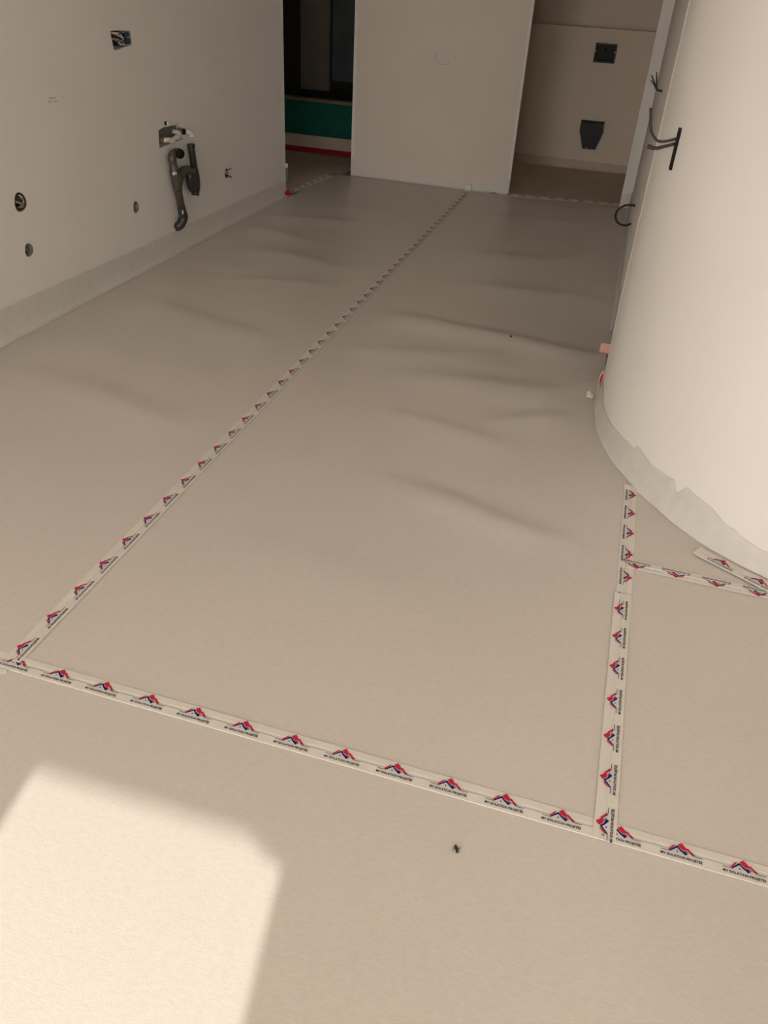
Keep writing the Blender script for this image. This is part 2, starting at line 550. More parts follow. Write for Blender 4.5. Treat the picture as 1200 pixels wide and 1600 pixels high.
def height(x, y):
    d = min(segdist(x, y, a, b) for a, b in TAPE_LINES)
    e = min(segdist(x, y, a, b) for a, b in EDGE_LINES)
    damp = sstep(0.03, 0.22, d) * sstep(0.05, 0.2, e)
    h = 0.0
    for (x0, y0, x1, y1, wd, a) in RIDGES:
        L = math.hypot(x1 - x0, y1 - y0)
        ux, uy = (x1 - x0) / L, (y1 - y0) / L
        s = (x - x0) * ux + (y - y0) * uy
        t = -(x - x0) * uy + (y - y0) * ux + 0.03 * noise.noise((s * 3, x0, 1.0))
        if abs(t) > 2.5 * wd or s < -0.4 or s > L + 0.4:
            continue
        along = sstep(-0.25, 0.15, s) * (1 - sstep(L - 0.15, L + 0.25, s))
        # asymmetrical: a steeper far side
        k = t / wd if t < 0 else t / (wd * 0.45)
        h += a * along * math.exp(-k * k)
    n1 = noise.noise((x * 0.9 + 3, y * 2.0, 0.3)) * 0.5 + 0.5
    n2 = noise.noise((x * 2.2 + 9, y * 4.5, 1.7)) * 0.5 + 0.5
    far = 0.12 + 0.3 * sstep(0.95, 1.5, y) + 0.58 * sstep(1.4, 3.5, y)
    n3 = noise.noise((x * 4.5 + 2, y * 9.0, 4.1)) * 0.5 + 0.5
    h += far * (0.006 * n1 + 0.0055 * n2 + 0.002 * n3)
    return h * damp


def sheet(name, label, x0, x1, ys, fx0, fx1, nx, ny, z=0.0, m='paper', wr=True):
    """sheet between curves fx0(y) and fx1(y), y in ys; 1.2 mm thick"""
    verts, faces = [], []
    for j in range(ny + 1):
        y = ys[0] + (ys[1] - ys[0]) * j / ny
        a, b = fx0(y), fx1(y)
        for i in range(nx + 1):
            x = a + (b - a) * i / nx
            verts.append((x, y, z + (height(x, y) if wr else 0)))
    for j in range(ny):
        for i in range(nx):
            q = j * (nx + 1) + i
            faces.append((q, q + 1, q + nx + 2, q + nx + 1))
    n = len(verts)
    verts += [(x, y, -0.0055) for x, y, zz in verts[:0]]
    # rim down to the slab
    rim = [i for i in range(nx + 1)] + [j * (nx + 1) + nx for j in range(1, ny + 1)] + \
          [ny * (nx + 1) + i for i in range(nx - 1, -1, -1)] + [j * (nx + 1) for j in range(ny - 1, 0, -1)]
    for r in rim:
        verts.append((verts[r][0], verts[r][1], -0.0055))
    for k in range(len(rim)):
        k2 = (k + 1) % len(rim)
        faces.append((rim[k2], rim[k], n + k, n + k2))
    me = bpy.data.meshes.new(name)
    me.from_pydata(verts, [], faces)
    o = link(name, me, m, smooth=True)
    me.set_sharp_from_angle(angle=math.radians(40))
    return tag(o, label, 'floor paper', 'paper sheets covering the floor')


def interp(tab, y):
    for i in range(len(tab) - 1):
        (xa, ya), (xb, yb) = tab[i], tab[i + 1]
        if (ya - y) * (yb - y) <= 0 and ya != yb:
            return xa + (xb - xa) * (y - ya) / (yb - ya)
    return tab[-1][0]


mid_x = lambda y: -1.212 - 0.031 * (y - 1.1) / 5.8


def mid_right(y):
    if y < 2.585:
        return 0.246
    if y < 3.42:
        return interp(CURVE, y) - 0.001
    if y < 4.055:
        return 0.099
    return interp([(0.115, 4.05), (0.100, 7.03)], y) - 0.001


sheet('floor_paper', 'wide beige fleece paper sheet along the left wall under the pipes', 0, 0, (1.084, 6.985), lambda y: XL + 0.004, mid_x, 56, 230)
sheet('floor_paper', 'wrinkled beige fleece paper sheet in the middle between the two long tapes', 0, 0, (1.084, 6.985), mid_x, mid_right, 60, 260)
sheet('floor_paper', 'beige fleece paper sheet in the foreground with the sun patch', 0, 0, (YB + 0.01, 1.084), lambda y: XL + 0.004, lambda y: 3.29, 120, 60)
sheet('floor_paper', 'beige fleece paper sheet right of the short tape and before the side tape', 0, 0, (1.084, 2.05),
      lambda y: 0.246, lambda y: 3.29 if y < 1.875 else interp(CURVE[::-1], y) - 0.001, 70, 40)
sheet('floor_paper', 'small triangle of beige paper against the foot of the curved wall', 0, 0, (2.05, 2.58),
      lambda y: 0.246, lambda y: interp(CURVE, y) - 0.001, 24, 24)
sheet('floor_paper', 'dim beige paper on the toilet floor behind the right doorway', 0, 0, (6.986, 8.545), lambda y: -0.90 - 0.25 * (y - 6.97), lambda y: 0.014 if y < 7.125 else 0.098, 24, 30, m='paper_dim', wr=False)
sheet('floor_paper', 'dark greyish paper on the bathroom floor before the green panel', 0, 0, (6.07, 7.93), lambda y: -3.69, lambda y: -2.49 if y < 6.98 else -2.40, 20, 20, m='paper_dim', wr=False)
sheet('floor_paper', 'strip of beige paper in the side doorway behind the curved wall', 0, 0, (3.43, 4.05), lambda y: 0.099, lambda y: 1.2, 16, 10, wr=False)


# ---------------------------------------------------------------- printed tapes
def fnt(text, size):
    cu = bpy.data.curves.new('t', 'FONT')
    cu.body = text
    cu.size = size
    cu.align_x = 'CENTER'
    cu.resolution_u = 2
    cu.offset = size * 0.034
    cu.space_character = 1.06
    o = bpy.data.objects.new('t', cu)
    COL.objects.link(o)
    bpy.context.view_layer.update()
    me = bpy.data.meshes.new_from_object(o.evaluated_get(bpy.context.evaluated_depsgraph_get()))
    bpy.data.objects.remove(o, do_unlink=True)
    return me


def logo_mesh():
    """a roof emblem over one line of lettering, in millimetres measured on the tape; origin on its tape edge"""
    polys = [
        ('ice', 0.0, [(-22, 19.4), (-7, 32), (3, 27), (12, 21), (16, 26), (26, 20.4), (38, 19.4), (38, 16.0), (-34, 16.0), (-34, 19)]),
        ('red', 0.1, [(-25.5, 20.6), (-14.0, 35.4), (-9.6, 36.4), (-12.0, 33.4), (-20.6, 22.2)]),
        ('red', 0.1, [(-4.9, 38.3), (3.2, 44.9), (11.9, 35.0), (15.8, 35.4), (22.4, 29.1), (30.2, 23.6), (25.8, 22.0), (20.0, 26.4), (13.3, 30.6),
                      (9.0, 28.6), (3.8, 29.6), (-1.0, 33.2)]),
        ('navy', 0.2, [(-23.4, 19.4), (-8.0, 34.6), (-4.8, 35.6), (0.2, 29.4), (4.6, 26.6), (9.6, 25.8), (13.6, 28.4), (12.0, 24.2), (13.4, 19.6), (9.6, 17.6),
                       (5.4, 21.0), (0.4, 24.4), (-6.0, 31.0), (-19.6, 19.6)]),
        ('navy', 0.2, [(-7.6, 21.0), (-4.4, 21.0), (-4.4, 24.0), (-7.6, 24.0)]),
        ('navy', 0.2, [(13.2, 21.8), (15.8, 21.8), (15.8, 24.4), (13.2, 24.4)]),
        ('ink', 0.15, [(-39.5, 19.0), (-22.0, 18.6), (-18.0, 19.8), (-22.0, 20.0), (-39.5, 20.1)]),
        ('ink', 0.15, [(19.5, 25.4), (26.0, 20.2), (44.5, 19.6), (44.5, 20.8), (26.6, 21.6), (20.5, 27.0)]),
    ]
    order = ['red', 'navy', 'ice', 'ink']
    bm = bmesh.new()
    for mname, dz, pts in polys:
        f = bm.faces.new([bm.verts.new((u / 1000, v / 1000, dz / 1000)) for u, v in pts])
        f.material_index = order.index(mname)
    # white sweep separating roof and frame
    bmesh.ops.triangulate(bm, faces=bm.faces[:])
    for f in bm.faces:
        if f.normal.z < 0:
            f.normal_flip()
    me0 = bpy.data.meshes.new('printed_emblem')
    bm.to_mesh(me0)
    bm.free()
    for k in order:
        me0.materials.append(M[k])
    bm = bmesh.new()
    t = fnt('MV ISOLATION PROJETÉE', 0.0074)
    xs_ = [v.co.x for v in t.vertices]
    wd = max(xs_) - min(xs_)
    sx = 0.083 / wd
    mid = (max(xs_) + min(xs_)) / 2
    base = [bm.verts.new(((v.co.x - mid) * sx + 0.002, v.co.y * 1.12 + 0.0080, 0.0002)) for v in t.vertices]
    for p in t.polygons:
        try:
            f = bm.faces.new([base[i] for i in p.vertices])
            f.material_index = 0
        except ValueError:
            pass
    me = bpy.data.meshes.new('lettering')
    bm.to_mesh(me)
    bm.free()
    me.materials.append(M['ink'])
    bpy.data.meshes.remove(t)
    return me0, me


LOGO, LETTERS = logo_mesh()
LW = 0.048


def tape(label, p0, p1, logos, z=0.0, flip=False, lift0=None, lift1=None, ripple=0.0003, seed=0, width=LW, tilt=0.0, group='printed tapes on the floor paper'):
    """flat strip from p0 to p1 (its left-hand edge line seen along p0->p1 is v = width); logos: distances along it"""
    a = Vector((*p0, 0)); b = Vector((*p1, 0))
    L = (b - a).length
    u = (b - a) / L
    root = thing('printed_tape', label, 'tape', (p0[0], p0[1], 0), group)
    root.rotation_euler = (tilt, 0, math.atan2(u.y, u.x))
    n = max(6, int(L / 0.03))
    # cross profile: the half over the lower sheet dips (v from the text edge)
    prof = [(0.0, 0.0003), (0.001, 0.0014), (0.0225, 0.0021), (0.0252, 0.0003), (0.0285, 0.0003), (0.0325, 0.0012), (width - 0.001, 0.0012), (width, 0.0002)]
    bm = bmesh.new()
    rows = []
    for i in range(n + 1):
        s = L * i / n
        zz = z + ripple * noise.noise((s * 9, seed * 3.1, 0.2))
        e = 0.0007 * noise.noise((s * 14, seed, 4.0))
        if lift0 and s < 0.04:
            zz += lift0 * (1 - s / 0.04) ** 2
        if lift1 and L - s < 0.04:
            zz += lift1 * (1 - (L - s) / 0.04) ** 2
        rows.append([bm.verts.new((s, v + e, zz + h)) for v, h in prof])
    for i in range(n):
        for k in range(len(prof) - 1):
            bm.faces.new((rows[i][k], rows[i + 1][k], rows[i + 1][k + 1], rows[i][k + 1]))
    bm_obj('tape_strip', bm, 'tape', root)
    for d in logos:
        o = bpy.data.objects.new('printed_emblem', LOGO)
        COL.objects.link(o)
        o.parent = root
        o.location = (d, 0.0, z + 0.0022)
        l_ = bpy.data.objects.new('lettering', LETTERS)
        COL.objects.link(l_)
        l_.parent = o
    return root


# front tape: reads left to right
tape('long printed tape across the foreground from the left edge to the right', (-1.75, 1.0585), (2.0, 1.0605),
     [1.75 - 0.217 + 0.12265 * k for k in range(-12, 17)], seed=1)
# long tape running to the far partition: emblem tips point left
PL = Vector((-1.243, 6.93)) - Vector((-1.188, 1.085))
tape('long printed tape running away to the far partition', (-1.188, 1.085), (-1.219, 6.93),
     [0.046 + 0.1215 * k for k in range(48)], z=0.0012, lift1=0.0, seed=2)
# short tape on the right, two lengths with opposite prints
tape('upper short printed tape, emblem tips pointing right, ending at the curved wall', (0.2285, 2.525), (0.2275, 1.775),
     [0.057 + 0.1215 * k for k in range(6)], z=0.0006, seed=3, lift0=0.004)
tape('lower short printed tape, emblem tips pointing left, over the long foreground tape', (0.2675, 1.062), (0.272, 1.892),
     [0.034 + 0.1203 * k for k in range(7)], z=0.0018, seed=4, lift1=0.002)
# side tape with prints upside down
tape('printed tape with upside-down emblems leading right from the short tape', (0.80, 2.066), (0.255, 2.076),
     [0.16 + 0.118 * k for k in range(4)], z=0.0015, seed=5, width=0.046)
# tape at the foot of the curved wall
tape('printed tape lying along the foot of the curved wall', (0.4535, 2.176), (0.86, 1.945),
     [0.083 + 0.122 * k for k in range(3)], z=0.0040, seed=6, lift0=0.002, width=0.05)
# threshold tapes
tape('printed tape across the threshold of the dark bathroom', (-2.505, 6.10), (-2.448, 6.93), [0.06 + 0.1215 * k for k in range(7)], seed=7, z=0.001, tilt=0.18)
tape('short printed tape deeper inside the dark bathroom', (-2.545, 7.20), (-2.535, 7.78), [0.06 + 0.1215 * k for k in range(4)], seed=8, z=0.001)
tape('printed tape across the threshold of the toilet', (-1.07, 6.925), (0.012, 7.075), [0.05 + 0.1215 * k for k in range(9)], seed=9, z=0.001, tilt=0.2)

# chip of tape turned up on the partition
bm = bmesh.new()
box(bm, -1.270, -1.222, 6.958, 6.963, 0.004, 0.050)
box(bm, -1.270, -1.222, 6.925, 6.962, 0.0035, 0.006)
tag(bm_obj('tape_end', bm, 'white_plastic'), 'white tape end folded up onto the foot of the far partition', 'tape')


# ---------------------------------------------------------------- masking film along the wall feet
def film(label, path, hs, seed=0, lift=0.004, flare=0.012, floor_len=0.03, m='film', rag=0.006, step=0.02, foot=None):
    """upright strip following path (wall faces to the left of the path direction); hs(s) gives its height"""
    P = [Vector(p).to_2d() if len(p) == 2 else Vector(p) for p in path]
    # resample
    pts = []
    for i in range(len(P) - 1):
        L = (P[i + 1] - P[i]).length
        k = max(1, int(L / step))
        for j in range(k):
            pts.append(P[i] + (P[i + 1] - P[i]) * j / k)
    pts.append(P[-1])
    bm = bmesh.new()
    rows = []
    s = 0
    for i, p in enumerate(pts):
        t = (pts[min(i + 1, len(pts) - 1)] - pts[max(i - 1, 0)]).normalized()
        nn = Vector((t.y, -t.x))                     # into the room (right of the path)
        if i:
            s += (p - pts[i - 1]).length
        h = hs(s) + rag * noise.noise((s * 12, seed, 0.0)) + rag * 0.6 * noise.noise((s * 40, seed, 2.0))
        wv = 0.002 * noise.noise((s * 10, seed, 5.0))
        wv2 = 0.004 * noise.noise((s * 7, seed, 8.0))
        fl = floor_len + 0.006 * noise.noise((s * 9, seed, 9.0))
        row = []
        for o_, z_ in ((fl + flare, 0.0012), (flare + 0.004 + wv2, 0.005), (flare * 0.8 + wv2, 0.020), (lift + 0.002 + wv, 0.5 * h),
                       (lift + wv * 0.5, h * 0.85), (0.0015, h)):
            q = p + nn * max(o_, 0.0012)
            row.append(bm.verts.new((q.x, q.y, z_)))
        rows.append(row)
    for i in range(len(rows) - 1):
        for k in range(5):
            bm.faces.new((rows[i][k], rows[i][k + 1], rows[i + 1][k + 1], rows[i + 1][k]))
    o = bm_obj('masking_film', bm, m, smooth=True)
    return tag(o, label, 'masking film', 'masking films along the wall feet')


def table(tab):
    def f(s):
        for i in range(len(tab) - 1):
            if tab[i][0] <= s <= tab[i + 1][0]:
                return tab[i][1] + (tab[i + 1][1] - tab[i][1]) * (s - tab[i][0]) / (tab[i + 1][0] - tab[i][0])
        return tab[-1][1] if s > tab[-1][0] else tab[0][1]
    return f


film('pale grey masking film along the foot of the left wall', [(XL, YB + 0.05), (XL, YL)][::1], table([(0, .14), (5.2, .139), (6.0, .122), (6.6, .120), (7.5, .112), (8.5, .088)]), 1)
film('pale grey masking film along the foot of the far partition', [(pa[0] + 0.004, pa[1]), (pb[0] - 0.004, pb[1])], table([(0, .16), (.035, .14), (.08, .06), (1.0, .065), (1.12, .085), (1.3, .09), (1.35, .15), (1.44, .155)]), 2, floor_len=0.02)

# curve: film height measured along it
cpts = [c for c in CURVE if c[0] < 1.6]
arcs = [0]
for i in range(1, len(cpts)):
    arcs.append(arcs[-1] + math.dist(cpts[i], cpts[i - 1]))


def arc_of(x, y):
    return min(zip(arcs, cpts), key=lambda a: math.dist(a[1], (x, y)))[0]


top = [(arc_of(x, y), z) for x, y, z in [(.099, 3.41, .012), (.099, 3.33, .03), (.100, 3.2, .07), (.107, 2.99, .080), (.142, 2.834, .085), (.2, 2.655, .106), (.226, 2.604, .110), (.236, 2.594, .138),
       (.293, 2.506, .114), (.343, 2.43, .120), (.369, 2.395, .131), (.391, 2.367, .091), (.403, 2.352, .134), (.482, 2.251, .123),
       (.532, 2.219, .096), (.563, 2.203, .097), (.576, 2.197, .083), (.623, 2.171, .074), (.655, 2.153, .076), (1.2, 1.97, .09)]]
top.sort()
film('pale grey masking film with torn upper edge round the foot of the curved wall', cpts, table(top), 3, floor_len=0.006, flare=0.014, rag=0.003, step=0.012)
# (path runs towards the camera, room lies to its right)
film('narrow masking film at the foot of the corridor wall beyond the side doorway', [(0.017, 7.03), (0.100, 7.03), (0.115, 4.07)],
     table([(0, .085), (0.08, .13), (0.3, .11), (1.5, .09), (3.1, .07)]), 4, floor_len=0.01, flare=0.008)
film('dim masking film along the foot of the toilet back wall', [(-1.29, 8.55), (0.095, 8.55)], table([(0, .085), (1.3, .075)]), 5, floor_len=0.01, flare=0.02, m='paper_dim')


# ---------------------------------------------------------------- waste pipe on the left wall
D = 0.045
wp = thing('drain_pipe', 'brown-grey branched plastic drain pipe standing on the left wall', 'pipe', off(4.38, 0.14, 0.0))
inv = Vector(wp.location)


def part(name, m, fn, parent=wp, origin=None, smooth=True):
    b = bmesh.new()
    fn(b)
    o_ = origin if origin is not None else inv
    bmesh.ops.translate(b, verts=b.verts[:], vec=-o_)
    return bm_obj(name, b, m, parent, smooth=smooth)


p_top = off(4.368, 0.505, D); p_tee = off(4.385, 0.43, D); p_red = off(4.402, 0.325, D); p_low = off(4.432, 0.20, D)
part('upper_elbow', 'pvc', lambda b: tube(b, [off(4.462, 0.532, D + 0.042), off(4.448, 0.538, D + 0.026), off(4.41, 0.545, D + 0.004), off(4.375, 0.538, D), off(4.366, 0.52, D), p_top], 0.0255, 16, 3, cap=False))
part('bore_shade_plug', 'pvc_in', lambda b: tube(b, [off(4.4635, 0.5315, D + 0.0435), off(4.448, 0.538, D + 0.026)], 0.0225, 16, 1))  # near-black plug stands in for shade inside the open elbow
part('upper_elbow_rim', 'pvc', lambda b: tube(b, [off(4.4625, 0.532, D + 0.0425), off(4.450, 0.537, D + 0.028)], 0.0272, 16, 1, cap=False))
part('main_pipe', 'pvc', lambda b: tube(b, [off(4.366, 0.52, D), p_tee, p_red, p_low], 0.0235, 16, 1))
part('pipe_socket', 'pvc', lambda b: tube(b, [off(4.376, 0.455, D), p_tee, off(4.400, 0.34, D)], [0.0275, 0.029, 0.0265], 16, 3))
part('lower_elbow', 'pvc_dark', lambda b: tube(b, [off(4.424, 0.232, D), p_low, off(4.437, 0.175, D * 0.95), off(4.40, 0.145, D * 0.7), off(4.36, 0.138, 0.016), off(4.345, 0.136, -0.02)], [0.0255, 0.0265, 0.027, 0.027, 0.026, 0.025], 16, 4))
part('white_plaster_spot', 'white_plastic', lambda b: bmesh.ops.create_uvsphere(b, u_segments=10, v_segments=6, radius=0.009, matrix=Matrix.Translation(off(4.434, 0.205, D + 0.026)) @ Matrix.Diagonal((0.4, 0.8, 1.5, 1))))
part('white_plaster_spot', 'white_plastic', lambda b: bmesh.ops.create_uvsphere(b, u_segments=10, v_segments=6, radius=0.012, matrix=Matrix.Translation(off(4.33, 0.133, 0.006)) @ Matrix.Diagonal((0.3, 1.1, 0.7, 1))))
part('branch_tee', 'pvc', lambda b: tube(b, [off(4.402, 0.345, D), off(4.43, 0.395, D), off(4.47, 0.432, D), off(4.53, 0.43, D), off(4.575, 0.41, D)], [0.022, 0.024, 0.026, 0.027, 0.026], 16, 3))
part('sticker', 'white_plastic', lambda b: box(b, off(4.36, 0.44, D).x + 0.015, off(4.36, 0.44, D).x + 0.0285, off(4.362, 0.44, D + 0.02).y, off(4.392, 0.44, D + 0.02).y, off(4.36, 0.431, D + 0.02).z, off(4.36, 0.447, D + 0.02).z, 0.002), smooth=False)
b_ = bmesh.new()


def side(b):
    tube(b, [off(4.600, 0.562, D), off(4.606, 0.50, D), off(4.62, 0.42, D), off(4.627, 0.37, D)], 0.0215, 16, 2)


part('side_pipe', 'pvc_dark', side)
part('trap_body', 'pvc_dark', lambda b: tube(b, [off(4.556, 0.425, D), off(4.556, 0.39, D), off(4.566, 0.335, D), off(4.585, 0.305, D)], [0.022, 0.026, 0.025, 0.022], 16, 3))
part('side_socket', 'pvc_dark', lambda b: tube(b, [off(4.615, 0.435, D + 0.004), off(4.62, 0.40, D + 0.004), off(4.625, 0.35, D + 0.002), off(4.62, 0.30, D)], [0.022, 0.0265, 0.027, 0.025], 16, 3))
part('end_cap', 'pvc_dark', lambda b: tube(b, [off(4.611, 0.298, D), off(4.606, 0.271, D)], 0.0235, 16, 1))
part('cap_ring', 'pvc_dark', lambda b: tube(b, [off(4.6115, 0.305, D), off(4.611, 0.297, D)], 0.0275, 16, 1))
part('top_cap', 'pvc_dark', lambda b: tube(b, [off(4.600, 0.566, D), off(4.602, 0.548, D)], 0.024, 16, 1))
part('wall_bracket', 'pvc_dark', lambda b: box(b, XL + 0.0005, XL + D, p_tee.y + 0.05, p_tee.y + 0.075, p_tee.z - 0.01, p_tee.z + 0.008))

# ---------------------------------------------------------------- water connection above it
wf = thing('water_outlet', 'white twin water outlet fittings in a rough cut-out above the drain pipe', 'plumbing fitting', (XL, 4.38, 0.64))
wo = Vector(wf.location)
Pt = lambda y, z, d: Vector((XL + d, y, z))
wprt = lambda n, m, fn, s=True: part(n, m, fn, wf, wo, s)
wprt('mounting_plate', 'grey_plate', lambda b: box(b, XL - 0.048, XL - 0.040, 4.26, 4.51, 0.605, 0.685), False)
wprt('outlet_elbow', 'white_plastic', lambda b: tube(b, [Pt(4.275, 0.632, -0.04), Pt(4.28, 0.63, -0.012), Pt(4.30, 0.63, 0.006), Pt(4.345, 0.625, 0.010)], 0.0135, 12, 3))
wprt('outlet_nut', 'brass', lambda b: tube(b, [Pt(4.276, 0.632, -0.012), Pt(4.276, 0.632, 0.008)], 0.017, 8, 1), False)
wprt('connecting_pipe', 'white_plastic', lambda b: tube(b, [Pt(4.31, 0.632, 0.008), Pt(4.36, 0.620, 0.012), Pt(4.41, 0.628, 0.010), Pt(4.47, 0.634, 0.006)], [0.011, 0.016, 0.013, 0.012], 12, 3))
wprt('outlet_elbow', 'white_plastic', lambda b: tube(b, [Pt(4.475, 0.648, -0.04), Pt(4.475, 0.645, -0.01), Pt(4.465, 0.636, 0.006), Pt(4.42, 0.626, 0.010)], 0.0135, 12, 3))
wprt('outlet_nut', 'brass', lambda b: tube(b, [Pt(4.49, 0.650, -0.015), Pt(4.49, 0.650, 0.010)], 0.020, 8, 1), False)
wprt('stop_valve', 'white_plastic', lambda b: tube(b, [Pt(4.51, 0.648, 0.006), Pt(4.54, 0.644, 0.022), Pt(4.565, 0.632, 0.026), Pt(4.568, 0.615, 0.026)], [0.010, 0.015, 0.016, 0.015], 12, 3))
wprt('valve_collar', 'pvc_in', lambda b: tube(b, [Pt(4.497, 0.650, 0.002), Pt(4.517, 0.647, 0.010)], 0.0165, 12, 1))
wprt('notch_shade_plug', 'pvc_in', lambda b: box(b, XL - 0.058, XL - 0.004, 4.320, 4.350, 0.7005, 0.7205), False)  # near-black block painted in place of shade in the notch
wprt('white_spacer', 'white_plastic', lambda b: box(b, XL - 0.01, XL + 0.006, 4.348, 4.392, 0.700, 0.717, 0.002), False)

# ---------------------------------------------------------------- socket box with wires, high on the left wall
eb = thing('socket_box', 'open double socket box full of wires, high on the left wall', 'electrical box', (XL, 3.99, 1.13))
eo = Vector(eb.location)
ept = lambda n, m, fn, s=True: part(n, m, fn, eb, eo, s)


def shell(b):
    box(b, XL - 0.054, XL - 0.050, 3.90, 4.078, 1.10, 1.165)
    box(b, XL - 0.050, XL - 0.002, 4.070, 4.078, 1.105, 1.164)
    box(b, XL - 0.050, XL - 0.002, 4.015, 4.070, 1.159, 1.164)
    box(b, XL - 0.050, XL - 0.002, 4.015, 4.070, 1.105, 1.109)


ept('box_shell', 'pale_box', shell, False)
ept('box_back', 'hole_dark', lambda b: box(b, XL - 0.049, XL - 0.044, 3.91, 4.02, 1.102, 1.163), False)
for (yy, zz) in ((4.040, 1.152), (4.046, 1.123)):
    ept('blue_terminal', 'blue', lambda b, yy=yy, zz=zz: box(b, XL - 0.03, XL + 0.003, yy - 0.017, yy + 0.016, zz - 0.010, zz + 0.010, 0.003), False)
rw = random.Random(3)
wire_m = ['cable_dark', 'cable_ivory', 'cable_grey', 'cable_dark', 'cable_ivory', 'cable_dark', 'cable_grey', 'cable_ivory', 'cable_dark', 'cable_grey']
for k, mm in enumerate(wire_m):
    z0 = 1.105 + 0.055 * rw.random()
    z1 = 1.108 + 0.05 * rw.random()
    pts = [Pt(3.908 + 0.03 * rw.random(), z0, -0.045), Pt(3.925 + 0.02 * rw.random(), z0 + 0.008 * rw.uniform(-1, 1), -0.012 + 0.012 * rw.random()),
           Pt(3.965 + 0.015 * rw.random(), (z0 + z1) / 2 + 0.012 * rw.uniform(-1, 1), 0.006 * rw.random()), Pt(4.0, z1, 0.002), Pt(4.020, z1 + 0.006 * rw.uniform(-1, 1), -0.02)]
    ept('wire', mm, lambda b, pts=pts: tube(b, pts, 0.0032, 6, 4))


# ---------------------------------------------------------------- round wall boxes
def wall_box(label, y, z, ry, rz, wires, inner='hole_dark'):
    t = thing('wall_box', label, 'electrical box', (XL, y, z), 'round wall openings on the left wall')
    o_ = Vector(t.location)

    def cup(b):
        seg = 20
        rings = []
        for (dx, sc) in ((-0.002, 0.90), (-0.002, 0.80), (-0.052, 0.78), (-0.056, 0.90)):
            rings.append([b.verts.new((XL + dx, y + ry * sc * math.cos(2 * math.pi * q / seg), z + rz * sc * math.sin(2 * math.pi * q / seg))) for q in range(seg)])
        for i in range(3):
            for q in range(seg):
                b.faces.new((rings[i][q], rings[i][(q + 1) % seg], rings[i + 1][(q + 1) % seg], rings[i + 1][q]))
        b.faces.new(rings[2]); 
        for q in range(seg):
            b.faces.new((rings[3][q], rings[3][(q + 1) % seg], rings[0][(q + 1) % seg], rings[0][q]))
    part('cup', inner, cup, t, o_)
    for nm, mm, pts, r in wires:
        part(nm, mm, lambda b, pts=pts, r=r: tube(b, [Pt(y + a, z + c, d) for a, c, d in pts], r, 7, 4), t, o_)
    return t


wall_box('round wall opening with a curled grey cable, upper left of the pipes', *HOLES[0], [
    ('cable', 'cable_grey', [(-0.025, 0.020, -0.045), (-0.022, 0.006, -0.005), (-0.004, -0.004, 0.004), (0.008, -0.016, 0.0), (-0.005, -0.026, -0.02)], 0.0065),
    ('cable', 'cable_dark', [(0.0, 0.028, -0.045), (-0.016, 0.020, -0.006), (0.004, 0.004, -0.002), (0.012, -0.012, -0.008), (0.0, -0.028, -0.02)], 0.006),
    ('conduit', 'orange', [(0.020, 0.014, -0.05), (0.018, 0.012, -0.012), (0.014, 0.010, -0.004)], 0.009),
    ('wire', 'cable_ivory', [(0.012, 0.026, -0.045), (0.014, 0.024, -0.01), (0.024, -0.004, -0.006), (0.016, -0.028, -0.012)], 0.005)])
wall_box('round wall opening, empty and dark, left of the drain pipe', *HOLES[1], [
    ('wire', 'cable_grey', [(0.004, 0.018, -0.05), (0.006, 0.0, -0.03), (0.004, -0.018, -0.05)], 0.004)], inner='grey_plate')
wall_box('small round wall opening with pale wires sticking out, right of the drain pipe', *HOLES[2], [
    ('wire', 'cable_ivory', [(0.004, 0.004, -0.045), (0.008, 0.006, 0.0), (0.018, 0.010, 0.03), (0.026, 0.004, 0.045)], 0.0038),
    ('wire', 'cable_ivory', [(0.002, -0.006, -0.045), (0.006, -0.006, 0.0), (0.016, -0.012, 0.028), (0.028, -0.020, 0.04)], 0.0038),
    ('wire', 'cable_grey', [(0.0, 0.01, -0.045), (0.004, 0.016, 0.0), (0.006, 0.026, 0.02), (0.014, 0.034, 0.03)], 0.0038),
    ('wire', 'cable_dark', [(-0.006, 0.0, -0.045), (0.0, -0.012, 0.0), (0.006, -0.022, 0.02), (0.02, -0.026, 0.025)], 0.0038)])
wall_box('round wall opening close to the floor, below the one with the cable', *HOLES[3], [
    ('wire', 'cable_grey', [(-0.016, 0.016, -0.045), (-0.004, 0.002, -0.016), (0.01, -0.014, -0.02), (0.014, -0.02, -0.045)], 0.005),
    ('wire', 'cable_grey', [(0.014, 0.012, -0.045), (0.006, 0.002, -0.02), (-0.006, -0.014, -0.045)], 0.004)], inner='grey_plate')

# pencil marks on walls
def stroke(parent, m, pts, wd, axis):
    b = bmesh.new()
    for i in range(len(pts) - 1):
        p, q = Vector(pts[i]), Vector(pts[i + 1])
        d = (q - p).normalized()
        nrm = Vector((1, 0, 0)) if axis == 0 else Vector((0, -1, 0))
        s = d.cross(nrm) * wd / 2
        b.faces.new([b.verts.new(v) for v in (p - s, q - s, q + s, p + s)])
    return bm_obj('pencil_mark', b, m, parent)


for (ya, yb_, z) in ((3.335, 3.362, 0.915), (3.375, 3.405, 0.913), (3.345, 3.39, 0.928)):
    stroke(wall_left, 'pencil_faint', [(XL + 0.0008, ya, z), (XL + 0.0008, yb_, z - 0.001)], 0.006, 0)
slope = (pb[1] - pa[1]) / (pb[0] - pa[0])
yy_ = lambda x: pa[1] + slope * (x - pa[0]) - 0.0012
circ = [(-1.631 + 0.0, 0.99), (-1.635, 0.955), (-1.615, 0.93), (-1.585, 0.916), (-1.55, 0.914), (-1.515, 0.922)]
stroke(wall_far, 'pencil_faint', [(x, yy_(x), z) for x, z in circ], 0.007, 1)
stroke(wall_far, 'pencil_faint', [(x, yy_(x), z) for x, z in [(-1.475, 0.965), (-1.470, 0.985)]], 0.006, 1)

